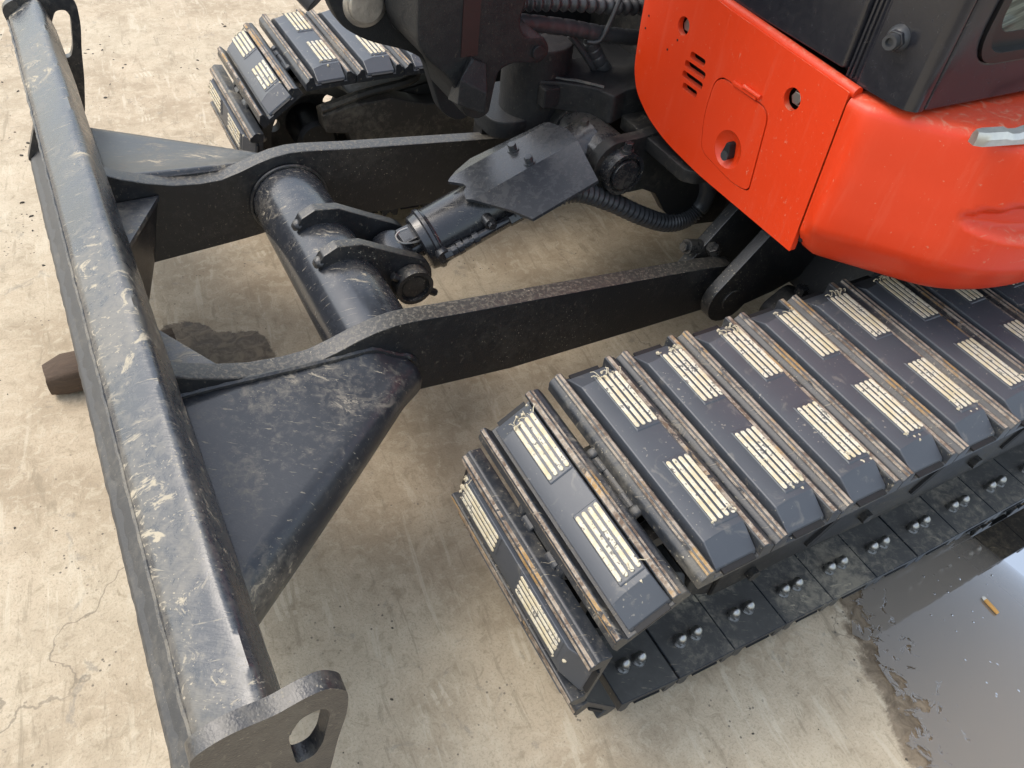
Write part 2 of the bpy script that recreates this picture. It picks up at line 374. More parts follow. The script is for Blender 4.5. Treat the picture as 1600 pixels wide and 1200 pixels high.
def link(name, me, parent=None, mat=None):
    o = bpy.data.objects.new(name, me); C.objects.link(o)
    if parent: o.parent = parent
    if mat is not None: o.matrix_local = mat
    md = o.modifiers.new('normals', 'WEIGHTED_NORMAL'); md.keep_sharp = True
    return o
def tag(o, label, cat, group=None, kind=None):
    if label: o['label'] = label
    if cat: o['category'] = cat
    if group: o['group'] = group
    if kind: o['kind'] = kind
    return o
def arc(cx, cy, r, a0, a1, n):
    return [(cx + r * math.cos(math.radians(a0 + (a1 - a0) * i / n)), cy + r * math.sin(math.radians(a0 + (a1 - a0) * i / n))) for i in range(n + 1)]
def rounded(poly, r, n=5):                         # rounds the corners of a 2D polygon; r: number or list
    out = []; k = len(poly)
    for i in range(k):
        p0, p1, p2 = Vector(poly[i-1]), Vector(poly[i]), Vector(poly[(i+1) % k]); rr = r[i] if isinstance(r, (list, tuple)) else r
        a, b = (p0 - p1), (p2 - p1); d = min(rr, a.length * 0.45, b.length * 0.45)
        if d <= 0: out.append(tuple(p1)); continue
        s_, e = p1 + a.normalized() * d, p1 + b.normalized() * d
        for j in range(n + 1):
            t_ = j / n; out.append(tuple(s_ * (1-t_)**2 + p1 * 2 * t_ * (1-t_) + e * t_**2))
    return out
def spline(pts, n=10):
    P_ = [Vector(p) for p in pts]; P_ = [P_[0] * 2 - P_[1]] + P_ + [P_[-1] * 2 - P_[-2]]; out = []
    for i in range(1, len(P_) - 2):
        for j in range(n):
            t_ = j / n; a, b, c, d = P_[i-1:i+3]
            out.append(0.5 * ((2*b) + (c-a)*t_ + (2*a-5*b+4*c-d)*t_*t_ + (3*b-a-3*c+d)*t_**3))
    return out + [P_[-2]]
def circ(cx, cy, r, n=16): return [(cx + r * math.cos(2*math.pi*i/n), cy + r * math.sin(2*math.pi*i/n)) for i in range(n)]
HEX = 6

# ------------------------------------------------------------------ setting
g = MB(); N = 60
g.add([(-60,-60,0),(60,-60,0),(60,60,0),(-60,60,0)], [(0,1,2,3)])
tag(g.build('ground', 'concrete'), 'pale dusty concrete yard with pad prints and damp patches', 'ground', kind='structure')
shore = [(0.395,0.35),(0.40,0.10),(0.392,0.03),(0.362,-0.02),(0.325,-0.065),(0.318,-0.17),(0.275,-0.23),(0.235,-0.30),(0.15,-0.50),(0.05,-0.9),(0.3,-1.5),(1.2,-1.9),(2.6,-1.4),(3.0,-0.4),(2.6,0.35)]
sp = []
for i, p in enumerate(shore):
    q = shore[(i+1) % len(shore)]; nn = max(2, int((Vector(q) - Vector(p)).length / 0.012))
    for j in range(nn):
        t_ = j / nn; x, y = p[0] + (q[0]-p[0])*t_, p[1] + (q[1]-p[1])*t_
        w = mnoise.noise(Vector((x*14, y*14, 0))) * 0.018 + mnoise.noise(Vector((x*45, y*45, 3))) * 0.006
        sp.append((x + w, y + w * 0.6))
g = MB(); g.add([(x, y, 0.004) for x, y in sp], [tuple(range(len(sp)))])
tag(g.build('puddle', 'water'), 'shallow brown puddle on concrete beside the near track', 'puddle', kind='structure')

# ------------------------------------------------------------------ excavator
YC = 0.95
ex = bpy.data.objects.new('mini_excavator', None); C.objects.link(ex); ex.location = (0, 0, 0)
tag(ex, 'orange and black mini excavator with dozer blade and padded tracks', 'excavator')
def mir(y): return 2 * YC - y

# ---- dozer blade
def bar_ring(y):
    d = lambda k: mnoise.noise(Vector((y * 9, k * 1.7, 0.3))) * 0.0035 + mnoise.noise(Vector((y * 38, k * 1.7, 7))) * 0.0010
    prof = [(-.784,.553),(-.781,.562),(-.773,.569),(-.752,.5815),(-.732,.5925),(-.722,.5968),(-.7145,.597),(-.709,.5925),(-.705,.583),(-.700,.562),(-.694,.530),(-.691,.505),(-.696,.488),(-.73,.475),(-.765,.50)]
    return [(x + d(i) * 0.4, y, z + d(i)) for i, (x, z) in enumerate(prof)]
NB = 170; b = MB(); rows = [bar_ring(0.045 + 1.81 * i / NB) for i in range(NB + 1)]
face = [(-.774,.560),(-.757,.50),(-.752,.42),(-.760,.34),(-.782,.275),(-.814,.235),(-.844,.212)]
blade = MB(); fr_ = spline(face, 5); rows2 = []
for i in range(61):
    y = 0.05 + 1.80 * i / 60
    rows2.append([(p[0], y, p[1]) for p in fr_] + [(p[0] + .006, y, p[1] - .013) for p in reversed(fr_)])
blade.grid(rows2, closed=True)
blade = blade.build('blade_moldboard', 'moldboard', ex, sharp=50)
blade['label'] = 'curved grey front of the dozer blade'
b.grid(rows, closed=True); b.build('top_bar', 'bar', blade, sharp=60)
e = MB(); rows = []
for i in range(121):
    y = 0.03 + 1.84 * i / 120; w = mnoise.noise(Vector((y * 30, 0, 5))) * 0.003
    rows.append([(-.850 + w, y, .198 + w), (-.845 + w, y, .210), (-.810, y, .239), (-.803, y, .228)])
e.grid(rows, closed=True); e.build('cutting_edge', 'moldboard', blade, sharp=30)
wv = MB(); wv.tube([(-.783 + mnoise.noise(Vector((i*.11,0,0)))*.0015, .05 + 1.8*i/500, .5545 + mnoise.noise(Vector((i*.13,9,0)))*.0018) for i in range(501)], lambda i, n: 0.0042 + 0.0010 * mnoise.noise(Vector((i * .45, 2, 2))), 7)
wv.build('weld_bead', 'weld', blade)
lug = rounded([(-.792,.584),(-.752,.602),(-.705,.598),(-.676,.606),(-.652,.606),(-.633,.580),(-.637,.530),(-.652,.470),(-.665,.400),(-.69,.30),(-.74,.24),(-.81,.208),(-.854,.203),(-.795,.33),(-.775,.45)], [.02,.02,.01,.012,.02,.02,.02,.02,.02,.03,.03,.01,.01,.02,.02])
hole = rounded([(-.700,.535),(-.683,.566),(-.660,.566),(-.654,.548),(-.668,.480),(-.680,.455),(-.700,.455)], .010, 4)
for y0, y1 in ((0.025, 0.046), (1.854, 1.875)):
    l = MB(); l.prism(lug, 'y', y0, y1, [hole]); l.build('end_lug', 'lug', blade, 0.0055)

# ---- dozer arms
top = [(-.700,.492),(-.669,.474),(-.624,.455),(-.576,.440),(-.523,.433),(-.480,.433),(-.440,.443),(-.400,.456),(-.366,.464),(-.331,.4675),(-.300,.466),(-.260,.461),(-.200,.453),(.10,.419),(.368,.388)]
armp = top + [(.43,.378)] + arc(.435, .318, .058, 80, -95, 8) + [(.25,.262),(-.09,.268),(-.30,.290),(-.45,.275),(-.66,.262),(-.735,.26),(-.735,.47)]
arms = []
for ya in (.63, 1.23):
    a = MB(); a.prism(armp, 'y', ya, ya + .04)
    o = a.build('dozer_arm', 'arm', ex, 0.0035); arms.append(o)
arms[0]['label'] = 'dozer arm nearer the camera'; arms[1]['label'] = 'dozer arm on the far side'
def big_gusset(parent, flip):
    # triangular plate from the blade to the arm, its outer edge folded down
    Y = (lambda y: mir(y)) if flip else (lambda y: y)
    nI, nJ = 30, 12; rows = []
    for i in range(nI + 1):
        s = i / nI                                     # from the blade to the apex on the arm
        xi = -.70 + .385 * s
        yi = .632 - 0.0 * s; zi = .444 - .020 * s - .035 * smoothstep(.82, 1, s)
        yo = .320 + .301 * s; zo = .395 + .012 * s - .02 * smoothstep(.85, 1, s)
        row = []
        for j in range(nJ + 1):
            t_ = j / nJ; y = yi + (yo - yi) * t_; z = zi + (zo - zi) * t_ - 0.008 * math.sin(math.pi * t_) * (1 - s)
            z += mnoise.noise(Vector((xi * 9, y * 9, 2))) * 0.002
            row.append((xi, Y(y), z))
        for a_ in range(1, 8):
            th = math.pi / 2 * a_ / 7; r = .070 * (1 - .50 * s)
            row.append((xi + .45 * r * math.sin(th) * s, Y(yo - r * math.sin(th) * .75), zo - r * (1 - math.cos(th))))
        lx, ly, lz = row[-1]; row += [(lx, Y(yo - r * .62), lz - .025), (lx - .02 * s, Y(yo - r * .25), lz - .06)]
        rows.append(row)
    b_ = MB(); b_.grid(rows); o = b_.build('side_gusset', 'gusset', parent, sharp=60)
    sol = o.modifiers.new('thick', 'SOLIDIFY'); sol.thickness = 0.012; sol.offset = 1 if flip else -1
    path = [Vector(r_[0]) + Vector((0, (-.002 if not flip else .002), .001)) for r_ in rows]
    path += [Vector((rows[-1][k][0] + .003, Y(.627), rows[-1][k][2])) for k in range(nJ + 1, len(rows[-1]))]
    w_ = MB(); w_.tube(path, lambda i, n: .0055 + .001 * math.sin(i * 2.3), 7); w_.build('gusset_weld', 'weld', parent)
big_gusset(arms[0], False); big_gusset(arms[1], True)
for par, ya, sg in ((arms[0], .672, 1), (arms[1], 1.228, -1)):
    c_ = MB(); c_.prism([(-.70, ya), (-.607, ya), (-.70, ya + sg * .165)], 'z', .414, .426); c_.build('corner_gusset', 'gusset', par, 0.002)
    c_ = MB()
    c_.add([(-.612,ya,.414),(-.700,ya+sg*.155,.414),(-.700,ya+sg*.155,.25),(-.650,ya,.27),(-.622,ya,.414),(-.707,ya+sg*.150,.414),(-.707,ya+sg*.150,.25),(-.660,ya,.27)],
           [(0,1,2,3),(7,6,5,4),(0,4,5,1),(1,5,6,2),(2,6,7,3),(3,7,4,0)]); c_.build('corner_brace', 'arm', par)
# ---- cross tube with its cylinder lugs
TX, TZ, TR = -.343, .355, .082
t = MB(); rows = []
t.cyl((TX, .668, TZ), (TX, 1.232, TZ), TR, n=64); tube = t.build('cross_tube', 'tube', ex)
for y in (.675, 1.225):
    w_ = MB(); w_.tube([(TX + (TR+.003) * math.cos(a), y, TZ + (TR+.003) * math.sin(a)) for a in [2*math.pi*i/60 for i in range(61)]], .0038, 7); w_.build('weld_ring', 'weld', tube)
PX, PZ = -.205, .350                                    # lower cylinder pin
lp = [(-.388,.440),(-.378,.456),(-.350,.470),(-.300,.462),(-.240,.428)] + arc(PX, PZ, .052, 65, -110, 10) + [(-.262,.318),(-.30,.36),(-.38,.40)]
for y in (.872, 1.002):
    l = MB(); l.prism(rounded(lp[:5], 0) + lp[5:], 'y', y, y + .026); l.build('cylinder_lug', 'arm', tube, 0.003)
    w_ = MB(); w_.rev((-.384, y+.012, .436), (-.6, 0, .8), [(0,.014),(.006,.012),(.011,.005)], 14); w_.build('weld_toe', 'weld', tube)
# ---- blade cylinder
A = Vector((PX, YC, PZ)); B = Vector((.262, YC, .525)); ad = (B - A).normalized(); an = Vector((-ad.z, 0, ad.x)); L = (B - A).length
cy = MB(); cy.rev(A + ad * .07, ad, [(-.012,.052),(-.008,.061),(.018,.066),(.022,.065),(.026,.0625),(L-.10,.0625),(L-.095,.065),(L-.07,.065)], 48)
cyl = cy.build('blade_cylinder', 'black', ex, sharp=30)
k = MB(); k.rev(A + ad * .078, ad, [(0,.0655),(.003,.0685),(.010,.0685),(.013,.0645)], 48); k.build('gland_ring', 'black', cyl)
k = MB(); k.cyl(A - Vector((0,.044,0)), A + Vector((0,.044,0)), .043, n=32)
k.box(-.03, .03, -.03, .03, 0, .02)
k.v = k.v[:-8]; k.f = k.f[:-6]; k.mi = k.mi[:-6]
k.rev(A, ad, [(.0,.026),(.075,.026)], 24); k.build('rod_eye', 'black', cyl, 0.003)
k = MB(); k.cyl((PX, .846, PZ), (PX, 1.05, PZ), .026, n=28); k.build('lower_pin', 'arm', cyl, 0.003)
k = MB(); k.rev((PX, .870, PZ), (0,-1,0), [(0,.040),(.030,.040),(.030,.032),(.022,.031),(.022,.0)], 32); k.build('pin_collar', 'arm', cyl)
for sx, sz in ((-.030,.024),(.036,-.026)):
    k = MB(); k.cyl((PX + sx*.6, .855, PZ + sz*.6), (PX + sx*1.45, .855, PZ + sz*1.45), .0085, n=6); k.build('collar_bolt', 'arm', cyl, 0.001)
# spring clip and knuckle on the rod eye
k = MB(); cp = A + ad * .030 + an * .030
k.tube(spline([cp + Vector((.028,-.030,.014)), cp + Vector((.004,-.032,.016)), cp + Vector((-.014,-.026,.018)), cp + Vector((-.018,-.010,.022)), cp + Vector((-.006,.0,.026)), cp + Vector((.012,.0,.030))], 6), .0022, 8); k.build('wire_clip', 'wire', cyl)
k = MB(); k.prism([(cp.x-.002,cp.z-.022),(cp.x+.060,cp.z+.002),(cp.x+.054,cp.z+.026),(cp.x-.004,cp.z+.008)], 'y', YC-.020, YC+.032); k.build('rod_block', 'black', cyl, 0.003)
# guard plate bolted on top
gc = [(-.066,.992),(-.036,1.017),(.009,1.040),(.168,1.011),(.189,.954),(.178,.803),(.031,.801),(.004,.841),(-.061,.916),(-.055,.940),(-.044,.950),(-.046,.962)]
gp = MB(); p0 = A + an * .074
def gpt(x, y, dz=0):
    z = p0.z + (x - p0.x) * ad.z / ad.x
    drop = 0.0
    if y < .905: drop = -.30 * (.905 - y)
    if y > 1.000: drop = -.40 * (y - 1.000)
    return Vector((x, y, z + drop)) + an * dz
def clip(poly, ylo, yhi):
    def half(pl, k, sgn):
        out = []
        for i in range(len(pl)):
            a_, b_ = pl[i-1], pl[i]; ia, ib = sgn*(a_[1]-k) >= 0, sgn*(b_[1]-k) >= 0
            if ia != ib:
                t_ = (k - a_[1]) / (b_[1] - a_[1]); out.append((a_[0] + (b_[0]-a_[0])*t_, k))
            if ib: out.append(b_)
        return out
    return half(half(poly, ylo, 1), yhi, -1)
for lo, hi in ((.70,.905),(.905,1.0),(1.0,1.2)):
    pl = clip(gc, lo, hi); n = len(pl)
    gp.add([gpt(*p) for p in pl] + [gpt(p[0], p[1], -.007) for p in pl], [tuple(range(n)), tuple(range(2*n-1, n-1, -1))] + [(i, (i+1) % n, n + (i+1) % n, n + i) for i in range(n)])
guard = gp.build('guard_plate', 'plate', ex, sharp=15)
for x, y in ((.077,.978),(.083,.918)):
    k = MB(); q = gpt(x, y); k.rev(q, an, [(0,.0125),(.003,.0125),(.003,.0085),(.006,.0085)], 20); k.build('washer', 'plate', guard)
    k = MB(); k.cyl(q + an*.004, q + an*.016, .0095, n=6); k.build('guard_bolt', 'plate', guard, 0.0012)
# steel pipe and fittings on the side of the barrel
k = MB(); o1 = Vector((-.122,.876,.386)); pd = (Vector((.10,.876,.468)) - o1)
k.rev(o1 + pd*.10, pd, [(0,.009),(.22,.009)], 16)
for a_, r_ in ((.06,.013),(.12,.0145),(.19,.0115),(.28,.013)): k.cyl(o1 + pd*a_, o1 + pd*(a_+.055), r_, n=8)
k.build('feed_pipe', 'black', cyl, 0.001)
k = MB(); k.cyl(o1 + Vector((-.004,.03,.0)), o1 + Vector((-.004,-.006,.0)), .0155, n=20); k.cyl(o1 + Vector((-.004,-.0,-.0)), o1 + pd*.07, .012, n=6); k.build('elbow_fitting', 'black', cyl, 0.001)
q = o1 + pd*.45
k = MB(); k.cyl(q + Vector((0,.02,.018)), q + Vector((0,-.004,.018)), .013, n=20); k.cyl(q + Vector((0,-.004,.018)), q + Vector((0,-.014,.018)), .009, n=6); k.build('clamp_bolt', 'black', cyl, 0.001)
q = o1 + pd*.64; k = MB(); k.cyl(q, q + pd*.22, .0165, n=6); k.cyl(q + pd*.22, q + pd*.34, .012, n=16); k.build('hose_nut', 'black', cyl, 0.0015)
# corrugated hose
hp = spline([(.035,.885,.447),(.10,.87,.47),(.163,.85,.49),(.253,.85,.448),(.356,.85,.386),(.44,.85,.345),(.50,.85,.342),(.536,.85,.372),(.540,.85,.42),(.515,.86,.49),(.50,.87,.60)], 26)
k = MB(); k.tube(hp, lambda i, n: (.0222 if i % 4 < 2 else .0172) if i < n * .68 else .0225, 16)
k.build('corrugated_hose', 'hose', ex, sharp=180)
# upper cylinder pivot
k = MB(); k.cyl((B.x, .865, B.z), (B.x, 1.035, B.z), .056, n=40); piv = k.build('upper_pivot', 'black', ex, 0.004)
for y in (.852, 1.02):
    k = MB(); k.prism(arc(B.x, B.z, .062, 100, 300, 14) + [(.305,.455),(.345,.455),(.385,.435),(.43,.375),(.50,.32),(.64,.30),(.64,.60),(.40,.60),(B.x+.05, B.z+.062)], 'y', y, y + .03); k.build('pivot_cheek', 'dim', piv, 0.003)
k = MB(); k.rev((B.x, .853, B.z), (0,-1,0), [(0,.047),(.030,.047),(.030,.039),(.022,.037),(.022,0)], 36); k.build('pivot_collar', 'black', piv)
k = MB(); k.cyl((B.x, .85, B.z), (B.x, .819, B.z), .033, n=32); k.build('pivot_pin', 'black', piv, 0.004)
k = MB(); k.cyl((B.x+.005, .838, B.z+.045), (B.x+.006, .838, B.z+.066), .010, n=6); k.rev((B.x+.005,.838,B.z+.045),(0,0,1),[(0,.014),(.007,.014)],16); k.build('collar_bolt', 'black', piv, 0.001)
k = MB(); k.cyl((B.x-.03,.95,B.z+.045),(B.x-.034,.95,B.z+.066),.009,n=6); k.build('grease_nipple', 'black', piv, 0.001)

# ---- lower frame (behind the arms, under the turntable)
k = MB()
k.prism(rounded([(.64,.62),(.62,.80),(.62,1.10),(.64,1.28),(1.5,1.28),(1.5,.62)], .05), 'z', .30, .50)
k.cyl((.95,YC,.48),(.95,YC,.60), .40, n=48)
frame = k.build('lower_frame', 'dim', ex, 0.006)
for y0, yy in ((.585, 'near'), (.690, 'near'), (1.185, 'far'), (1.290, 'far')):
    k = MB(); k.prism(arc(.430, .318, .060, 135, 330, 12) + [(.56,.30),(.70,.34),(.70,.56),(.56,.56),(.50,.50),(.44,.425)], 'y', y0, y0 + .028); k.build('pivot_bracket', 'arm', frame, 0.003)
for y0 in (.585, 1.290):
    k = MB(); k.cyl((.432, y0 - .004, .318), (.432, y0 + .12, .318), .026, n=28); k.build('arm_pivot_pin', 'arm', frame, 0.002)
k = MB(); k.rev((.425, .676, .397), (-.5,0,.85), [(-.02,.015),(.004,.015)], 6); k.build('bracket_bolt', 'black', frame, .002)
k = MB(); k.cyl((.365,.705,.395),(.405,.705,.385), .012, n=6); k.cyl((.375,.705,.393),(.43,.705,.378), .017, n=16); k.build('bracket_bolt', 'black', frame, .0015)
for y0, y1 in ((.38,.64),(1.26,1.52)):               # cross members to the track frames
    k = MB(); k.prism([(.62,.30),(1.35,.30),(1.35,.46),(.70,.46)], 'y', y0, y1); k.build('cross_member', 'dim', frame, 0.006)
k = MB(); k.prism(rounded([(.52,.21),(.60,.21),(.64,.30),(.56,.345),(.50,.30)], .02), 'y', .50, .56); k.build('frame_foot', 'dim', frame, 0.003)
k = MB(); k.cyl((.565,.52,.34),(.565,.52,.362), .014, n=6); k.build('foot_bolt', 'black', frame, .0015)

# ---- tracks
PITCH, RP, ZT, ZB, XC, ZC = .128, .165, .449, .059, -.125, .284
XR = 1.85; FDX = -.04                                  # the far idler sits a little further out
GX = .55                                               # the bottom run leaves the ground here and rises to the idler
_al = math.atan2(ZC - ZB, GX - XC); _be = math.asin(RP / math.hypot(ZC - ZB, GX - XC)); GAM = _al - _be
ARC = (math.pi - GAM) * RP; TPX, TPZ = XC - RP * math.sin(GAM), ZC - RP * math.cos(GAM); LEN = math.hypot(GX - TPX, TPZ - ZB)
def path(s):            # pin path: negative = top run behind the idler centre, then round the front, down the ramp and back along the ground
    if s <= 0: return (XC - s, ZT)
    if s <= ARC:
        a = s / RP; return (XC - RP * math.sin(a), ZC + RP * math.cos(a))
    if s <= ARC + LEN:
        f = (s - ARC) / LEN; return (TPX + (GX - TPX) * f, TPZ + (ZB - TPZ) * f)
    return (GX + (s - ARC - LEN), ZB)
pins = []; s = XC + .03 - 12 * PITCH; s = XC - (-.03) - 12 * PITCH
s0 = -((-.03 + 14 * PITCH) - XC)
cur = s0; pins.append(path(cur))
while path(cur)[0] < XR + .2 or cur < 0.5:
    lo, hi = cur, cur + PITCH * 1.4; p = path(cur)
    for _ in range(40):
        mid = (lo + hi) / 2; q = path(mid)
        if math.hypot(q[0]-p[0], q[1]-p[1]) < PITCH: lo = mid
        else: hi = mid
    cur = lo; pins.append(path(cur))
    if cur > math.pi * RP and path(cur)[0] > XR: break
OFF = .059
sprof = [(-.0695,-.044),(-.0695,-.027),(-.0670,-.0225),(-.0610,-.0185),(-.0575,-.0120),(-.0490,-.0120),(-.0470,-.016),(-.045,-.033),(.034,-.033),(.0345,-.015),(.0360,-.0110),(.0462,-.0110),(.0500,-.0165),(.0560,-.0200),(.0580,-.0245),(.0580,-.044)]
smi = [0,0,0,1,1,0,0,0,0,0,1,1,0,0,0,2]
k = MB(); k.prism(sprof, 'y', 0, .40, mis=smi); ME_SHOE = k.mesh('track_shoe', ['shoe', 'rust', 'inner'], 0.0018, 2)
k = MB()
def frustum(mb, u0, u1, v0, v1, w0, U0, U1, V0, V1, w1):
    mb.add([(u0,v0,w0),(u1,v0,w0),(u1,v1,w0),(u0,v1,w0),(U0,V0,w1),(U1,V0,w1),(U1,V1,w1),(U0,V1,w1)], [(0,3,2,1),(4,5,6,7),(0,1,5,4),(1,2,6,5),(2,3,7,6),(3,0,4,7)])
P0 = [(-.038,.005,-.0325),(.033,.005,-.0325),(.033,.395,-.0325),(-.038,.395,-.0325),
      (-.038,.008,-.0265),(.033,.008,-.0265),(.033,.392,-.0265),(-.038,.392,-.0265),
      (-.0360,.043,-.0115),(-.0115,.043,-.0050),(.0325,.043,-.0050),(.0325,.357,-.0050),(-.0115,.357,-.0050),(-.0360,.357,-.0115)]
k.add(P0, [(0,3,2,1),(0,1,5,4),(1,2,6,5),(2,3,7,6),(3,0,4,7),(4,5,10,9,8),(5,6,11,10),(6,7,13,12,11),(7,4,8,13),(8,9,12,13),(9,10,11,12)])
ME_PAD = k.mesh('rubber_pad', 'rubber', 0.0016, 2, 15)
k = MB(); frustum(k, -.030,.026,-.002,.402,-.0328, -.030,.026,-.002,.402,-.0290); ME_PADB = k.mesh('pad_base', 'void')
k = MB(); frustum(k, -.0115,.0312,0,.126,-.0055, -.0098,.0312,.0025,.1235,-.0028); ME_BLOCK = k.mesh('tread_block', 'rubber', .001, 1)
k = MB(); k.prism([(x_, y_) for x_, y_ in arc(0,.0034,.0034,180,360,6) + arc(0,.1106,.0034,0,180,6)], 'z', -.003, -.0010); ME_RIB = k.mesh('tread_rib', 'rib', .0008, 1)
k = MB(); k.rev((0,0,-.044), (0,0,-1), [(0,.0125),(.002,.0125),(.002,.0105),(.004,.0105)], 16); k.rev((0,0,-.048), (0,0,-1), [(0,.0112),(.006,.0112)], 6)
k.rev((0,0,-.054), (0,0,-1), [(0,.0098),(.005,.0096),(.0085,.0085),(.0115,.0062),(.0135,.0032),(.0141,.0006)], 20); ME_NUT = k.mesh('dome_nut', 'chrome')
k = MB()
for v in (.150, .222):
    k.prism(rounded([(-.088,-.046),(-.070,-.046),(.050,-.046),(.066,-.040),(.080,-.055),(.074,-.078),(.05,-.084),(-.06,-.084),(-.088,-.074)], .01, 3), 'y', v, v + .028)
for v in (.132, .248): k.rev((.064, v, -.056), (0,1,0), [(0,.016),(.004,.0195),(.014,.0195),(.018,.016)], 16)
k.cyl((.064,.132,-.056),(.064,.266,-.056), .013, n=14); ME_LINK = k.mesh('track_link', 'shoe', .0015, 1)

def straw_tuft(seed):
    rnd = random.Random(seed); mb = MB()
    for v, sgn in ((.362, 1), (.062, -1)):
        for _ in range((9 if rnd.random() < .6 else 2) if sgn > 0 else rnd.choice((0, 2, 4))):
            u = rnd.uniform(-.008, .034); a_ = rnd.gauss(math.pi / 2 * sgn, .75); l_ = rnd.uniform(.004, .013)
            v0 = v - sgn * rnd.uniform(0, .012)
            p1 = Vector((u, v0, -.0006)); p2 = p1 + Vector((math.cos(a_) * l_, math.sin(a_) * l_, rnd.uniform(-.002, .004))); p3 = p2 + Vector((math.cos(a_ + .5) * l_ * .4, math.sin(a_ + .5) * l_ * .4, -.003))
            mb.tube([p1, (p1 + p2) / 2 + Vector((0, 0, .0015)), p2, p3], rnd.uniform(.0005, .0010), 4)
    for _ in range(rnd.randint(10, 26)):
        far_ = rnd.random() < .35
        x_ = rnd.uniform(-.012, .033); y_ = rnd.gauss(.366, .006) if far_ else rnd.choice((rnd.gauss(.052, .007), rnd.uniform(.06, .17)))
        r_ = rnd.uniform(.0012, .0045) * (1 if abs(y_ - .05) < .02 or far_ else .6); n_ = 6; a0 = rnd.random() * 6; st = rnd.uniform(.4, 1)
        zb = -.0062 if (y_ < .056 or y_ > .364) else -.0022
        ring = [(x_ + math.cos(a0 + k_) * r_ * rnd.uniform(.6, 1.1), y_ + math.sin(a0 + k_) * r_ * st * 1.6 * rnd.uniform(.6, 1.1)) for k_ in [2 * math.pi * q_ / n_ for q_ in range(n_)]]
        mb.add([(px, py, zb - .002) for px, py in ring] + [(x_ + (px - x_) * .6, y_ + (py - y_) * .6, zb + r_ * .35) for px, py in ring], [tuple(range(n_, 2 * n_))] + [(q_, (q_ + 1) % n_, n_ + (q_ + 1) % n_, n_ + q_) for q_ in range(n_)])
    return mb.mesh('dried_grass', 'straw')
STRAW = [straw_tuft(i) for i in range(11)]
shoe_n = {'near': 0, 'far': 0}
def place_shoe(p, q, y0, side, i):
    c = ((p[0]+q[0])/2, (p[1]+q[1])/2); d = Vector((p[0]-q[0], 0, p[1]-q[1])).normalized()   # u axis: towards the rear on the top run
    nrm = Vector((-d.z, 0, d.x)); nrm = nrm if nrm.length else Vector((0,0,1))
    M4 = Matrix((( d.x, 0, nrm.x, c[0] + nrm.x * OFF), (0, 1, 0, y0), (d.z, 0, nrm.z, c[1] + nrm.z * OFF), (0, 0, 0, 1)))
    o = link('track_shoe', ME_SHOE, ex, M4); top_side = nrm.z > -.45
    link('rubber_pad', ME_PAD, o)
    if c[0] > 1.30: return o
    link('pad_base', ME_PADB, o); link('track_link', ME_LINK, o)
    if top_side:
        for v in (.058, .244):
            link('tread_block', ME_BLOCK, o, Matrix.Translation((0, v - .006, 0)))
            for u in (-.0055, .0055, .0165, .0272): link('tread_rib', ME_RIB, o, Matrix.Translation((u, v, 0)))
        gso = link('dried_grass', STRAW[i % 11], o); gso['kind'] = 'stuff'
    for u in (-.018, .018): link('dome_nut', ME_NUT, o, Matrix.Translation((u, .055, 0)))
    return o
for i in range(len(pins) - 1):
    p, q = pins[i], pins[i+1]
    o = place_shoe(p, q, 0.0, 'near', i)
for i in range(len(pins) - 1):
    p, q = pins[i], pins[i+1]
    if (p[0] + q[0]) / 2 > .62: continue
    o = place_shoe((p[0] + FDX, p[1]), (q[0] + FDX, q[1]), 1.50, 'far', i + 2)
